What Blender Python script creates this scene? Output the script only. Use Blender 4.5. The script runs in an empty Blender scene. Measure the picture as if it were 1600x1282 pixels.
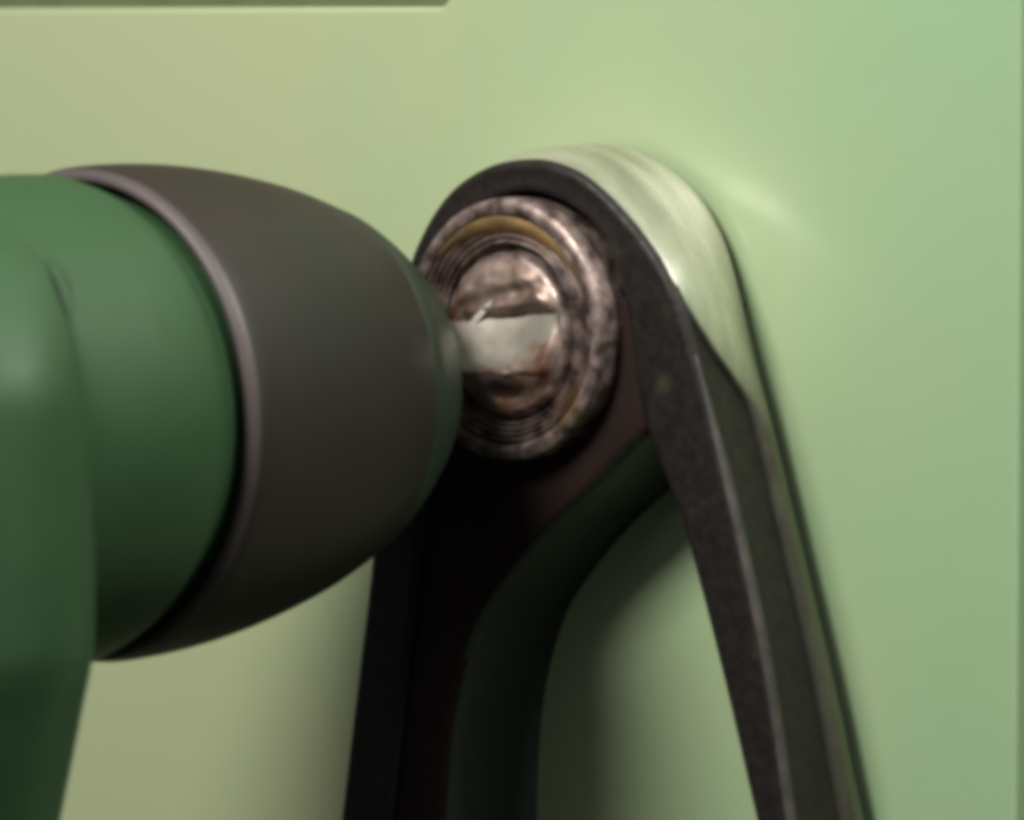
import bpy, bmesh, math, random
from mathutils import Vector, Matrix, noise
random.seed(4)
R = math.radians
S = 0.00014                       # metres per working unit (one unit = one photo pixel at the belt)
D = 8500.0                        # camera distance in working units
YAW, PITCH = R(42), R(4)

# ------------------------------------------------------------------ camera
scene = bpy.context.scene
view = Vector((-math.sin(YAW)*math.cos(PITCH), math.cos(YAW)*math.cos(PITCH), -math.sin(PITCH)))
right = Vector((math.cos(YAW), math.sin(YAW), 0))
up = right.cross(view)
cam_pos = -D*view
cd = bpy.data.cameras.new("camera"); cam = bpy.data.objects.new("camera", cd)
scene.collection.objects.link(cam)
m = Matrix((right, up, -view)).transposed().to_4x4(); m.translation = cam_pos*S
cam.matrix_world = m
cd.sensor_width = 36; cd.lens = 36*D/1600
cd.clip_start = 0.05; cd.clip_end = 50
cd.dof.use_dof = True; cd.dof.focus_distance = (D+30)*S; cd.dof.aperture_fstop = 11
scene.camera = cam
scene.render.resolution_x = 1024; scene.render.resolution_y = 820
scene.cycles.filter_width = 5.5
scene.view_settings.view_transform = 'Standard'; scene.view_settings.look = 'None'
scene.view_settings.exposure = -0.07; scene.view_settings.gamma = 1.0

# ------------------------------------------------------------------ light
w = bpy.data.worlds.new("World"); scene.world = w; w.use_nodes = True
_n = w.node_tree.nodes; _l = w.node_tree.links
_tc = _n.new('ShaderNodeTexCoord'); _sx = _n.new('ShaderNodeSeparateXYZ'); _mr = _n.new('ShaderNodeMapRange'); _cr = _n.new('ShaderNodeMix'); _cr.data_type = 'RGBA'
_l.new(_tc.outputs['Generated'], _sx.inputs[0]); _l.new(_sx.outputs['Z'], _mr.inputs[0])
_mr.inputs[1].default_value = -0.35; _mr.inputs[2].default_value = 0.6
_l.new(_mr.outputs[0], _cr.inputs[0])
_cr.inputs[6].default_value = (0.06, 0.055, 0.05, 1)          # the dim floor below
_cr.inputs[7].default_value = (0.95, 0.97, 1.0, 1)            # the bright ceiling above
_l.new(_cr.outputs[2], _n['Background'].inputs[0])
_n['Background'].inputs[1].default_value = 0.28

def area(name, az, el, dist, size, watts, col, target=(0, 100, 0)):
    """az measured from the panel's normal towards the camera side"""
    d = Vector((math.sin(R(az))*math.cos(R(el)), -math.cos(R(az))*math.cos(R(el)), math.sin(R(el))))
    l = bpy.data.lights.new(name, 'AREA'); l.shape = 'DISK'; l.size = size; l.energy = watts; l.color = col
    o = bpy.data.objects.new(name, l); scene.collection.objects.link(o)
    t = Vector(target)*S
    o.location = t + d*dist; o.rotation_euler = (-d).to_track_quat('-Z', 'Y').to_euler()
    return o
area("ceiling_lamp", 0, 41, 0.85, 0.30, 8.6, (1.0, 0.97, 0.90), (20, 100, -90))
area("side_highlight_lamp", 90, 48, 1.0, 0.18, 9.0, (1.0, 1.0, 0.94))  # added lamp with no known source, brightens the belt's shoulder

# ------------------------------------------------------------------ helpers
def at(px, py, Y):
    """the world point (working units) on the plane y=Y that the photograph shows at px,py"""
    d = right*(px-800) + up*(641-py) + view*D
    t = (Y-cam_pos.y)/d.y
    return cam_pos + d*t
def scale_at(p): return (p-cam_pos).dot(view)/D

def finish(bm, name, mat, parent=None, smooth=True, angle=35):
    me = bpy.data.meshes.new(name)
    bmesh.ops.recalc_face_normals(bm, faces=bm.faces)
    bmesh.ops.scale(bm, vec=(S, S, S), verts=bm.verts)
    bm.to_mesh(me); bm.free()
    o = bpy.data.objects.new(name, me); scene.collection.objects.link(o)
    me.materials.append(mat)
    if smooth:
        me.shade_smooth()
        try: me.set_sharp_from_angle(angle=R(angle))
        except Exception: pass
    if parent: o.parent = parent
    return o
def thing(name, label, cat, loc):
    o = bpy.data.objects.new(name, None); scene.collection.objects.link(o)
    o.empty_display_size = 0.01
    o['label'] = label; o['category'] = cat
    return o
def revolve(bm, prof, c, seg=128, a0=0, a1=360, wob=None):
    """prof: (r, y) pairs round the axis through c parallel to the panel's normal"""
    rings = []
    full = abs(a1-a0) >= 360
    n = seg if full else seg+1
    for r, y in prof:
        ring = []
        for i in range(n):
            a = R(a0 + (a1-a0)*i/seg)
            rr = r + (wob(a, r, y) if wob else 0)
            ring.append(bm.verts.new((c[0]+rr*math.cos(a), y, c[2]+rr*math.sin(a))))
        rings.append(ring)
    for A, B in zip(rings, rings[1:]):
        for i in range(n if full else n-1):
            j = (i+1) % n
            bm.faces.new((A[i], A[j], B[j], B[i]))
    return rings
def catmull(P, per):
    out = []
    n = len(P)
    for i in range(n-1):
        p0 = P[max(i-1, 0)]; p1 = P[i]; p2 = P[i+1]; p3 = P[min(i+2, n-1)]
        for k in range(per):
            t = k/per
            out.append(0.5*((2*p1)+(p2-p0)*t+(2*p0-5*p1+4*p2-p3)*t*t+(3*p1-p0-3*p2+p3)*t**3))
    out.append(P[-1].copy())
    return out

# ------------------------------------------------------------------ materials
def mat(name, base, rough=0.5, metal=0.0, var=None, var_scale=30, var_amt=0.5, bump=0.0, bump_scale=200,
        rough_var=0.0, coat=0.0, stretch=(1, 1, 1), spec=0.5, extra=None, zfade=None, xfade=None):
    M = bpy.data.materials.new(name); M.use_nodes = True
    N = M.node_tree.nodes; L = M.node_tree.links; b = N['Principled BSDF']
    b.inputs['Roughness'].default_value = rough; b.inputs['Metallic'].default_value = metal
    b.inputs['Coat Weight'].default_value = coat; b.inputs['Coat Roughness'].default_value = 0.15
    b.inputs['Specular IOR Level'].default_value = spec
    tc = N.new('ShaderNodeTexCoord'); mp = N.new('ShaderNodeMapping'); mp.inputs['Scale'].default_value = stretch
    L.new(tc.outputs['Object'], mp.inputs[0])
    col = None
    if var:
        n = N.new('ShaderNodeTexNoise'); n.inputs['Scale'].default_value = var_scale; n.inputs['Detail'].default_value = 6
        L.new(mp.outputs[0], n.inputs['Vector'])
        r = N.new('ShaderNodeValToRGB'); r.color_ramp.elements[0].position = 0.5-var_amt/2; r.color_ramp.elements[1].position = 0.5+var_amt/2
        r.color_ramp.elements[0].color = (*base, 1); r.color_ramp.elements[1].color = (*var, 1)
        L.new(n.outputs['Fac'], r.inputs[0]); col = r.outputs[0]
        if extra:                                   # a second stain colour: (colour, scale, threshold, softness)
            n2 = N.new('ShaderNodeTexNoise'); n2.inputs['Scale'].default_value = extra[1]; n2.inputs['Detail'].default_value = 4
            L.new(mp.outputs[0], n2.inputs['Vector'])
            r2 = N.new('ShaderNodeValToRGB'); r2.color_ramp.elements[0].position = extra[2]; r2.color_ramp.elements[1].position = extra[2]+extra[3]
            L.new(n2.outputs['Fac'], r2.inputs[0])
            mx = N.new('ShaderNodeMix'); mx.data_type = 'RGBA'
            L.new(r2.outputs[0], mx.inputs[0]); L.new(col, mx.inputs[6]); mx.inputs[7].default_value = (*extra[0], 1)
            col = mx.outputs[2]
        for fade, ax in ((zfade, 'Z'), (xfade, 'X')):       # tone painted along the piece for uneven light: (colour, from, to) in metres
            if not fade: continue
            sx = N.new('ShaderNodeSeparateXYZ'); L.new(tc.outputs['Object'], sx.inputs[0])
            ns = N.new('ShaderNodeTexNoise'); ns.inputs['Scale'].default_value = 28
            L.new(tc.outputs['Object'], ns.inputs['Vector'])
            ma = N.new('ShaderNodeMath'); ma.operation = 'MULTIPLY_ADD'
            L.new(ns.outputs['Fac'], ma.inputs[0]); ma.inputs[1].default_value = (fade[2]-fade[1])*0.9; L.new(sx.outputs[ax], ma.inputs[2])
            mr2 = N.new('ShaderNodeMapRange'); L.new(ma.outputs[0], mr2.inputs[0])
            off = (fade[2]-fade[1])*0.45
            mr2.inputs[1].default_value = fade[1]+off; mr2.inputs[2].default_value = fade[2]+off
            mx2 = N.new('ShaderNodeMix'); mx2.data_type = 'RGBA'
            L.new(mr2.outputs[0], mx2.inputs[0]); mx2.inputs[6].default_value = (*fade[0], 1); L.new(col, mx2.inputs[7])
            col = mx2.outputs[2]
        L.new(col, b.inputs['Base Color'])
    else:
        b.inputs['Base Color'].default_value = (*base, 1)
    if rough_var:
        n3 = N.new('ShaderNodeTexNoise'); n3.inputs['Scale'].default_value = var_scale*2.3; n3.inputs['Detail'].default_value = 5
        L.new(mp.outputs[0], n3.inputs['Vector'])
        mr = N.new('ShaderNodeMapRange'); mr.inputs[1].default_value = 0.3; mr.inputs[2].default_value = 0.7
        mr.inputs[3].default_value = max(rough-rough_var, 0.03); mr.inputs[4].default_value = min(rough+rough_var, 1)
        L.new(n3.outputs['Fac'], mr.inputs[0]); L.new(mr.outputs[0], b.inputs['Roughness'])
    if bump:
        n4 = N.new('ShaderNodeTexNoise'); n4.inputs['Scale'].default_value = bump_scale; n4.inputs['Detail'].default_value = 4
        L.new(mp.outputs[0], n4.inputs['Vector'])
        bp = N.new('ShaderNodeBump'); bp.inputs['Strength'].default_value = 1.0; bp.inputs['Distance'].default_value = bump
        L.new(n4.outputs['Fac'], bp.inputs['Height']); L.new(bp.outputs[0], b.inputs['Normal'])
    return M

M_panel = mat("pale_green_enamel", (0.305, 0.485, 0.275), 0.34, var=(0.345, 0.485, 0.275), var_scale=14, var_amt=0.5, xfade=((0.43, 0.49, 0.285), -0.10, 0.12),  # warm-to-mint light across the sheet, painted as a tint
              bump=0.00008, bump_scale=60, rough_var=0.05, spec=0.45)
M_slot = mat("slot_dark", (0.10, 0.13, 0.055), 0.7, var=(0.14, 0.17, 0.08), var_scale=60)
M_green = mat("dark_green_enamel", (0.026, 0.070, 0.027), 0.55, var=(0.035, 0.083, 0.034), var_scale=25, var_amt=0.6,
              bump=0.00008, bump_scale=90, rough_var=0.08, spec=0.38)
M_green_old = mat("dark_green_grimy", (0.012, 0.032, 0.014), 0.6, var=(0.018, 0.026, 0.014), var_scale=40, bump=0.00006, bump_scale=160)
M_band = mat("black_rubber", (0.034, 0.020, 0.018), 0.58, spec=0.33, var=(0.017, 0.020, 0.014), var_scale=18, var_amt=0.5,
             bump=0.00005, bump_scale=300, rough_var=0.05)  # green in the variation paints the reflected surroundings
M_bevel = mat("pale_rubber_edge", (0.085, 0.062, 0.062), 0.5, var=(0.06, 0.05, 0.05), var_scale=50, bump=0.00004, bump_scale=300)  # paler tone than the band
M_belt = mat("belt_rubber", (0.012, 0.009, 0.008), 0.5, spec=0.28, var=(0.018, 0.014, 0.012), var_scale=200, var_amt=0.35,
             bump=0.00018, bump_scale=380, rough_var=0.15, extra=((0.06, 0.054, 0.032), 75, 0.62, 0.18))
M_glaze = mat("glazed_belt_back", (0.88, 0.83, 0.76), 0.27, metal=0.85, var=(0.38, 0.35, 0.28), var_scale=60, var_amt=0.5, stretch=(0.5, 2.2, 0.5), zfade=((0.15, 0.145, 0.105), -0.006, 0.020),  # duller lower down: less polish, and weaker light painted in
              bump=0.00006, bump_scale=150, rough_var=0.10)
M_arm = mat("black_cast_iron", (0.030, 0.040, 0.030), 0.5, var=(0.022, 0.030, 0.022), var_scale=50, bump=0.00018, bump_scale=260)
M_steel = mat("worn_steel", (0.36, 0.275, 0.25), 0.42, metal=0.5, var=(0.07, 0.048, 0.042), var_scale=230, var_amt=0.28,
              bump=0.00040, bump_scale=210, rough_var=0.14, extra=((0.24, 0.16, 0.07), 70, 0.60, 0.14))
M_rust = mat("brassy_rust", (0.44, 0.27, 0.09), 0.42, metal=0.45, var=(0.20, 0.13, 0.07), var_scale=80, var_amt=0.3,
             bump=0.00030, bump_scale=240, rough_var=0.12)
M_bright = mat("bright_steel", (0.44, 0.40, 0.34), 0.42, metal=0.55, var=(0.22, 0.20, 0.165), var_scale=70, var_amt=0.3,
               bump=0.00004, bump_scale=120, rough_var=0.10, extra=((0.28, 0.18, 0.08), 70, 0.52, 0.12))

M_dull = mat("brown_stained_steel", (0.40, 0.30, 0.26), 0.42, metal=0.5, var=(0.14, 0.09, 0.065), var_scale=90, var_amt=0.3,
             bump=0.00025, bump_scale=220, rough_var=0.12, extra=((0.16, 0.07, 0.04), 60, 0.54, 0.10))
# ------------------------------------------------------------------ the machine panel
WALL = 215.0
panel = thing('machine_panel', 'pale green enamelled sheet metal panel filling the background', 'panel', None)
def sheet_outline(Y):
    a = at(-900, 13, Y); b = at(700, 15, Y); e = at(1591, 640, Y)
    zc = (a.z+b.z)/2
    L0 = a.x-1500
    # slot corner (rounded) at the end of the top edge
    pts = [(L0, -2600), (e.x, -2600), (e.x, 2600), (b.x, 2600)]
    r = 22
    for k in range(7):                       # concave fillet into the slot's end
        t = R(0+90*k/6)
        pts.append((b.x - r + r*math.cos(t), zc + r - r*math.sin(t)))
    pts.append((L0, zc))
    return pts
bm = bmesh.new()
f = bm.faces.new([bm.verts.new((x, WALL, z)) for x, z in sheet_outline(WALL)])
ext = bmesh.ops.extrude_face_region(bm, geom=[f])
for v in [g for g in ext['geom'] if isinstance(g, bmesh.types.BMVert)]: v.co.y += 34
edges = [e for e in bm.edges if all(abs(v.co.y-WALL) < 1 for v in e.verts)]
bmesh.ops.bevel(bm, geom=edges, offset=9, segments=4, profile=0.5, affect='EDGES')
finish(bm, 'sheet', M_panel, panel, smooth=False)
bm = bmesh.new()
for dx in (0,):
    vs = [bm.verts.new(p) for p in ((-5000, WALL+60, -3500), (4500, WALL+60, -3500), (4500, WALL+60, 3500), (-5000, WALL+60, 3500))]
    bm.faces.new(vs)
bk = finish(bm, 'backdrop', M_slot)
bk['kind'] = 'structure'

# ------------------------------------------------------------------ the belt
rows = [  # front outer, front inner, rear outer (photo px)
 ((514,1420),(591,1420),(642,1404)), ((529,1282),(606,1282),(657,1270)), ((553,1080),(629,1080),(681,1066)),
 ((577,880),(652,880),(705,866)), ((600,640),(670,640),(728,628)), ((628,450),(672,470),(748,440)),
 ((655,368),(694,400),(775,355)), ((700,300),(730,345),(825,285)), ((760,260),(775,310),(885,243)),
 ((822,249),(822,300),(950,230)), ((868,256),(860,308),(1000,238)), ((915,279),(900,330),(1045,262)),
 ((968,329),(935,365),(1087,302)), ((1020,395),(960,420),(1120,355)), ((1058,468),(978,490),(1143,417)),
 ((1085,555),(990,580),(1170,525)), ((1108,642),(1005,660),(1197,632)), ((1130,735),(1035,740),(1220,725)),
 ((1151,825),(1066,825),(1242,815)), ((1198,1050),(1125,1050),(1297,1040)), ((1233,1282),(1179,1282),(1350,1282)),
 ((1258,1420),(1214,1420),(1384,1420))]
YB = 190.0
PER = 8
Fo = catmull([at(*r[0], 0) for r in rows], PER)
Fi = catmull([at(*r[1], 0) for r in rows], PER)
Bo = catmull([at(*r[2], YB) for r in rows], PER)
Bi = [b - (fo-fi) for b, fo, fi in zip(Bo, Fo, Fi)]
belt = thing('drive_belt', 'black rubber drive belt looped over the small steel pulley in an upside-down V', 'belt', None)
bm = bmesh.new()
rings = []
for fo, fi, bo, bi in zip(Fo, Fi, Bo, Bi):
    n = (fo-fi).normalized()
    y = Vector((0, 1, 0))
    ring = []
    h = 9
    # outer face with a shallow hollow between two rounded shoulders
    sec = [fi+y*h, fi+n*4+y*2, fi+n*14, fi.lerp(fo, .5)+y*5, fo-n*16, fo-n*6+y*2, fo-n*1+y*7, fo+y*16, fo.lerp(bo, .14)-n*6, fo.lerp(bo, .5)-n*9,
           fo.lerp(bo, .86)-n*6, bo-y*14, bo-n*2-y*4, bo-n*10, bi+n*10, bi-y*8, bi.lerp(fi, .5)]
    rings.append([bm.verts.new(p) for p in sec])
for A, B in zip(rings, rings[1:]):
    for i in range(len(A)):
        j = (i+1) % len(A)
        bm.faces.new((A[i], A[j], B[j], B[i]))
bm.faces.new(rings[0]); bm.faces.new(list(reversed(rings[-1])))
finish(bm, 'belt_body', M_belt, belt, angle=55)
# glossy pale strip on the outside of the belt
fr = {6: .10, 7: .07, 8: .06, 9: .05, 10: .05, 11: .04, 12: .04, 13: .04, 14: .06, 15: .34, 16: .70, 17: .74, 18: .73, 19: .72, 20: .71, 21: .71}
fv = catmull([Vector((fr.get(i, .10), 0, 0)) for i in range(len(rows))], PER)
bm = bmesh.new(); rings = []
for k, (fo, fi, bo) in enumerate(zip(Fo, Fi, Bo)):
    n = (fo-fi).normalized(); n = Vector((n.x, 0, n.z)).normalized(); f = fv[k].x; y = Vector((0, 1, 0))
    p = fo.lerp(bo, f)
    sec = [p-n*8, p-n*2+y*2, p+n*0.5+y*7]
    for q in (.3, .5, .7, .9):
        sec.append(p.lerp(bo, q)+n*(3+9*math.sin(math.pi*q)))
    sec += [bo+n*3-y*3, bo+n*0-y*0.5+y*3, bo-n*8+y*3]
    rings.append([bm.verts.new(v) for v in sec])
for A, B in zip(rings, rings[1:]):
    for i in range(len(A)-1):
        bm.faces.new((A[i], A[i+1], B[i+1], B[i]))
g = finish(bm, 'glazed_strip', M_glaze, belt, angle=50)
g['label'] = 'shiny pale worn strip along the rear half of the belt'

# pale ribbon painting a highlight along the front corner of the right-hand run
bm = bmesh.new(); rings = []
k0 = 15*PER
for k_ in range(k0, len(Fo)):
    fo, fi, bo = Fo[k_], Fi[k_], Bo[k_]
    n = (fo-fi).normalized(); y = Vector((0, 1, 0)); wq = min(1, (k_-k0)/16)
    rings.append([bm.verts.new(v) for v in (fo-n*(1+7*wq)+y*1.2, fo-n*(1+3*wq)-y*0.5, fo-n*0+y*4, fo+n*1.0+y*(5+8*wq), fo-n*2+y*(8+12*wq))])
for A, B in zip(rings, rings[1:]):
    for i in range(4): bm.faces.new((A[i], A[i+1], B[i+1], B[i]))
finish(bm, 'ridge_highlight', mat("ridge_highlight_grey", (0.085, 0.072, 0.068), 0.45, var=(0.03, 0.026, 0.024), var_scale=160, bump=0.0001, bump_scale=300), belt, angle=70)

# ------------------------------------------------------------------ the cast arm that carries the pulley
arm = thing('tension_arm', 'black cast iron arm standing on the panel beside the left run of the belt', 'bracket', None)
left = [(602,1420),(615,1282),(635,1080),(656,900),(668,760),(680,640),(696,500),(720,420)]
rgt = [(688,1420),(692,1282),(706,1120),(742,985),(795,900),(857,828),(925,764),(982,705),(1020,662),(1030,560),(1030,480)]
A_ = catmull([at(*p, 12) for p in left], 6)
B_ = catmull([at(*p, 12) for p in rgt], 6)
def resample(P, n):
    L = [0]
    for a, b in zip(P, P[1:]): L.append(L[-1]+(b-a).length)
    out = []; k = 0
    for i in range(n):
        t = L[-1]*i/(n-1)
        while k < len(P)-2 and L[k+1] < t: k += 1
        out.append(P[k].lerp(P[k+1], (t-L[k])/max(L[k+1]-L[k], 1e-6)))
    return out
A_ = resample(A_, 40); B_ = resample(B_, 40)
bm = bmesh.new(); rings = []
y = Vector((0, 1, 0))
for i_, (a, b) in enumerate(zip(A_, B_)):
    ft = max(0, 1-i_/22)
    n = (b-a).normalized()
    back = WALL-1-12
    sec = [a+y*back, a+y*8, a+n*3+y*2, a+n*10, a.lerp(b, .5)+y*1, b-n*26, b-n*12+y*4, b-n*4+y*12, b+y*26, b+n*4+y*90, b+n*4+y*150, b+n*(4+6*ft)+y*(back-20), b+n*(4+22*ft)+y*back]
    rings.append([bm.verts.new(p) for p in sec])
for A, B in zip(rings, rings[1:]):
    for i in range(len(A)-1):
        bm.faces.new((A[i], A[i+1], B[i+1], B[i]))
bm.faces.new(rings[0]); bm.faces.new(list(reversed(rings[-1])))
ac = finish(bm, 'arm_casting', M_arm, arm, angle=60)
ac.data.materials.append(mat("rusty_brown_face", (0.026, 0.014, 0.011), 0.7, spec=0.15, var=(0.020, 0.012, 0.010), var_scale=60, bump=0.00015, bump_scale=260))
for p_ in ac.data.polygons:
    if p_.normal.y < -0.6: p_.material_index = 1

# ------------------------------------------------------------------ the pulley
pc = at(785, 516, -33)
k = scale_at(pc)*0.965
pul = thing('pulley', 'small worn steel pulley with its shaft end, inside the black belt loop', 'pulley', None)
def pr(lst): return [(r*k, y) for r, y in lst]
def dent(a, r, y): return 2.6*noise.noise(Vector((math.cos(a)*2.2, math.sin(a)*2.2, r*.03)))
bm = bmesh.new()
revolve(bm, pr([(212, 150), (214, 0), (214, -22), (211, -30), (205, -34), (196, -35), (190, -32), (187, -26)]), pc, wob=dent)
finish(bm, 'rim', M_steel, pul)
# dished web with turned ridges
prof = []
for i in range(0, 61):
    t = i/60
    r = 187-47*t
    prof.append((r, -28+13*t + 3.6*math.sin(t*math.pi*2*5)))
prof += [(138, 6), (130, 10)]
bm = bmesh.new(); revolve(bm, pr(prof), pc, wob=dent, seg=160)
finish(bm, 'web', M_steel, pul, angle=70)
# crescent of brassy grease under the rim
bm = bmesh.new()
NG = 40; rings = []
for i in range(NG+1):
    t = i/NG; a = R(20+125*t); wd = math.sin(math.pi*t)**.6
    ring = []
    for q in range(9):
        u_ = q/8; rr = (187-2) - 30*wd*u_ + 2*noise.noise(Vector((t*9, u_*2, 0)))
        yy = -34 + 14*u_ - 7*math.sin(math.pi*u_)*wd
        ring.append(bm.verts.new((pc.x+rr*k*math.cos(a), yy, pc.z+rr*k*math.sin(a))))
    rings.append(ring)
for A, B in zip(rings, rings[1:]):
    for i in range(8): bm.faces.new((A[i], A[i+1], B[i+1], B[i]))
finish(bm, 'grease', M_rust, pul, angle=70)
# shaft end: turned cylinder with one sloping milled flat
sc_ = at(790, 523, -33)
shaft = thing('shaft_end', '', 'x', None); bpy.data.objects.remove(shaft)
RS = 134*k
bm = bmesh.new()
revolve(bm, [(RS, 60), (RS, -22), (RS-2, -29), (RS-6, -33), (RS-10, -35)], sc_)
sh = finish(bm, 'shaft', M_steel, pul)
# its face: height field
bm = bmesh.new()
def face_y(x, z):
    x /= RS; z /= RS
    e = 0.22 + 0.12*x
    inb = -.44 < z < e
    wob = (1.0 if inb else 7)*noise.noise(Vector((x*2.4, z*2.4, 1.7))) + (0 if inb else 3.5)*noise.noise(Vector((x*6, z*6, 3.1)))
    if z > e:                                   # upper step
        yv = -58 - 12*min(1, (z-e)/.12) if z < .62 else -70+12*min(1, (z-.62)/.32)
        yv += 9*math.exp(-((z-.48-.25*x)/.09)**2)
    elif z > -.44:                               # sloping milled flat, rising to the back
        yv = -58 - 0 + 24*(z+.44)/(e+.44) - 24 + 16*x + 22*(z+.1)**2 - 14*x*x
    else:
        yv = -82 + 24*min(1, (-.44-z)/.4) + 16*x + 1 + 12*math.exp(-((z+.72)/.12)**2-((x-.05)/.35)**2)
    return yv+wob+22
NR, NA = 44, 128
prev = None
for i in range(NR+1):
    rr = (RS-10)*i/NR
    ring = []
    for j in range(NA if i else 1):
        a = 2*math.pi*j/NA
        x, z = rr*math.cos(a), rr*math.sin(a)
        edge = max(0, (i/NR-.86)/.14)
        yv = face_y(x, z)*(1-edge)+(-35)*edge
        ring.append(bm.verts.new((sc_.x+x, yv, sc_.z+z)))
    if prev:
        for j in range(NA):
            q = (j+1) % NA
            if len(prev) == 1: bm.faces.new((prev[0], ring[j], ring[q]))
            else: bm.faces.new((prev[j], ring[j], ring[q], prev[q]))
    prev = ring
flat = bmesh.new()
sel = []
for f in bm.faces:
    c_ = f.calc_center_median(); x = (c_.x-sc_.x)/RS; z = (c_.z-sc_.z)/RS
    j_ = .05*noise.noise(Vector((x*4, z*4, 0)))
    if -.40+.55*max(0, x+.1)**2+j_-.05*x < z < .20+.12*x+j_*.3 and math.hypot(x, z) < .88: sel.append(f)
for f in sel: flat.faces.new([flat.verts.new(v.co) for v in f.verts])
bmesh.ops.remove_doubles(flat, verts=flat.verts, dist=0.01)
bmesh.ops.delete(bm, geom=sel, context='FACES')
finish(bm, 'shaft_face', M_dull, sh, angle=60)
fl = finish(flat, 'milled_flat', M_bright, sh, angle=60)
fl['label'] = 'pale bright milled flat across the middle of the shaft end'

bm = bmesh.new()  # raised pale sliver standing in for a glint beside the flat
g0 = Vector((sc_.x-.33*RS, -44, sc_.z+.16*RS))
for a_, b_ in ((0, 1),):
    P_ = [(-.20, -.10), (-.08, -.06), (.16, .16), (.22, .26), (.10, .20), (-.10, .04)]
    top = [bm.verts.new((g0.x+x*RS, -47-4*x, g0.z+z*RS)) for x, z in P_]
    bot = [bm.verts.new((g0.x+x*RS*1.15, -30, g0.z+z*RS*1.15)) for x, z in P_]
    bm.faces.new(top)
    for i in range(6): bm.faces.new((top[i], top[(i+1) % 6], bot[(i+1) % 6], bot[i]))
finish(bm, 'glint_sliver', mat("glint_metal", (0.85, 0.80, 0.76), 0.35, metal=0.4), sh)

# ------------------------------------------------------------------ the drum with the black rubber band
YD = -733.0
dc = at(113, 652, YD); kd = scale_at(dc)
drum = thing('motor_drum', 'large dark green drum with a black rubber band, nearest the camera at left', 'drum', None)
def P(u, r):                              # u = px right of the drum's front rim along the axis
    return (r*kd, YD+(u+(14*u/326))/0.669*kd)
def ell(u): return 362*math.sqrt(max(0, 1-((u-165)/322)**2))
band = [P(9, 340), P(2, 352), P(0, 357)]
bm = bmesh.new(); revolve(bm, [P(60, 352), P(56, 365), P(14, 367), P(8, 369), P(7, 374), P(9, 380), P(13, 384), P(18, 386.5)], dc, seg=192)
b0 = finish(bm, 'band_edge', M_bevel, drum, angle=60)
b0['label'] = 'paler bevelled front edge of the rubber band'
ctl = [P(18, 387), P(34, 390), P(80, 389), P(130, 383), P(180, 372), P(225, 358), P(272, 340), P(318, 316)]
prof = [(v.x, v.y) for v in catmull([Vector((a_, b_, 0)) for a_, b_ in ctl], 8)]
prof += [P(322, 311), P(323, 298)]
bm = bmesh.new(); revolve(bm, prof, dc, seg=192)
finish(bm, 'rubber_band', M_band, drum, angle=50)
prof = [P(316, 300), P(327, 306), P(340, ell(340))]
u = 350
while u <= 405: prof.append(P(u, ell(u))); u += 9
prof += [P(416, 232), P(420, 220), P(421, 150), P(421, 2)]
bm = bmesh.new(); revolve(bm, prof, dc, seg=192)
finish(bm, 'rear_cap', M_green_old, drum, angle=50)
bm = bmesh.new()
revolve(bm, [P(40, 350), P(6, 350), P(-5, 353), P(-12, 361), P(-24, 374), P(-42, 383), P(-70, 385), P(-110, 385), P(-160, 376), P(-260, 378), P(-420, 374), P(-440, 360), P(-445, 200), P(-445, 2)], dc, seg=192)
finish(bm, 'sleeve', M_green, drum, angle=40)

for ch in drum.children:                  # the drum's axis rises a little towards the panel
    for v in ch.data.vertices: v.co.z += (v.co.y-YD*S)*0.035

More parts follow.
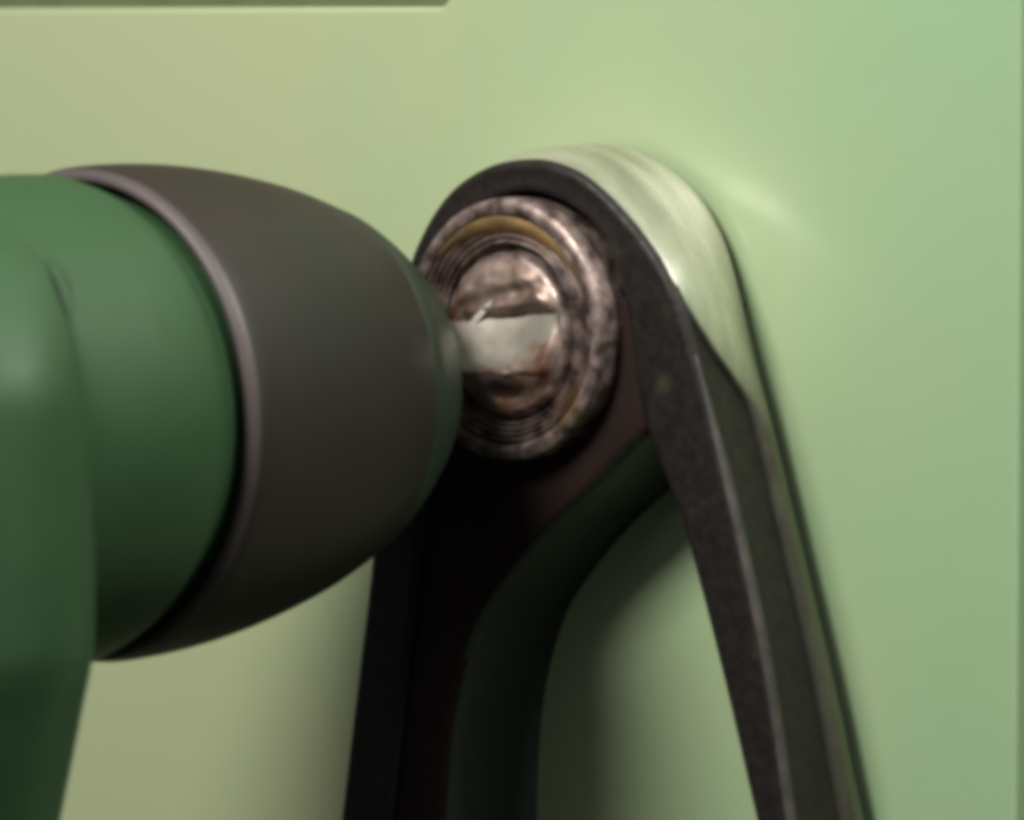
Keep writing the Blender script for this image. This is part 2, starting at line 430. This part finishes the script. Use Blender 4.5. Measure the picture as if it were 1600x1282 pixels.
# the green casting the drum sits in
YH = -1150.0
sec_px = [  # (py, right edge px, half width, half depth)
 (330, -40, 60, 40), (350, 10, 110, 80), (385, 50, 150, 125), (435, 84, 185, 155), (510, 110, 210, 180), (600, 127, 224, 190),
 (700, 134, 232, 195), (800, 137, 236, 198), (900, 138, 238, 200), (1000, 137, 238, 200), (1045, 132, 238, 200),
 (1100, 121, 238, 200), (1180, 106, 238, 200), (1282, 86, 238, 200), (1420, 60, 238, 200), (1520, 40, 238, 200)]
bm = bmesh.new(); rings = []
sm = catmull([Vector(s[:3]) for s in sec_px], 4); sd = catmull([Vector((s[3], 0, 0)) for s in sec_px], 4)
for s, d in zip(sm, sd):
    e = at(s.y-s.z*0.9-18, s.x, YH); hw = s.z; hd = d.x
    e = e + Vector((-right.y, right.x, 0))*(150*max(0, min(1, (620-s.x)/290))**1.5)
    ring = []
    for j in range(64):
        a = 2*math.pi*j/64
        ca, sa = math.cos(a), math.sin(a)
        ux = math.copysign(abs(ca)**0.8, ca)*hw; uy = math.copysign(abs(sa)**0.8, sa)*hd
        # section turned to face the camera's yaw
        ring.append(bm.verts.new(e + right*ux*0.92 + Vector((-right.y, right.x, 0))*uy))
    rings.append(ring)
for A, B in zip(rings, rings[1:]):
    for i in range(64):
        j = (i+1) % 64; bm.faces.new((A[i], A[j], B[j], B[i]))
bm.faces.new(rings[0]); bm.faces.new(list(reversed(rings[-1])))
hs = finish(bm, 'motor_housing', M_green, drum, angle=60)

# dark sliver laid on the surface, painting the shade between casting and sleeve
from mathutils.bvhtree import BVHTree
def bvh(o): 
    return BVHTree.FromPolygons([v.co.copy() for v in o.data.vertices], [tuple(p.vertices) for p in o.data.polygons])
trees = [bvh(o) for o in drum.children if o.name in ('sleeve', 'motor_housing')]
def surf(px, py):
    d = (right*(px-800)+up*(641-py)+view*D).normalized()
    best = None
    for t in trees:
        h = t.ray_cast(cam_pos*S, d)
        if h[0] is not None and (best is None or h[3] < best[1]): best = (h[0], h[3], h[1])
    return best[0]/S - view*2
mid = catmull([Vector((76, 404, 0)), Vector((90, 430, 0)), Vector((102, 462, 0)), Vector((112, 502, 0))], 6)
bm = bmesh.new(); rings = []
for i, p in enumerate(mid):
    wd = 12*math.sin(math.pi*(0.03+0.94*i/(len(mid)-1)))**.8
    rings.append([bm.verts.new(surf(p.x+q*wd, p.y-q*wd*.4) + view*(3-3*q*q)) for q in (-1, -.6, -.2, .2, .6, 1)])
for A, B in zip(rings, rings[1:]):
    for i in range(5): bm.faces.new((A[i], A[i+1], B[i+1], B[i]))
M_gap_shade = mat("gap_shade_dark", (0.008, 0.022, 0.008), 0.7)
finish(bm, 'gap_shade', M_gap_shade, drum)

# each thing's Empty sits at the thing's base
for o, p in ((panel, at(1500, 1282, WALL)), (belt, at(900, 1400, 100)), (arm, at(680, 1400, WALL)), (pul, Vector((pc.x, 150, pc.z))), (drum, at(0, 1500, YH))):
    o.location = p*S
    for ch in o.children: ch.matrix_parent_inverse = Matrix.Translation(-p*S)
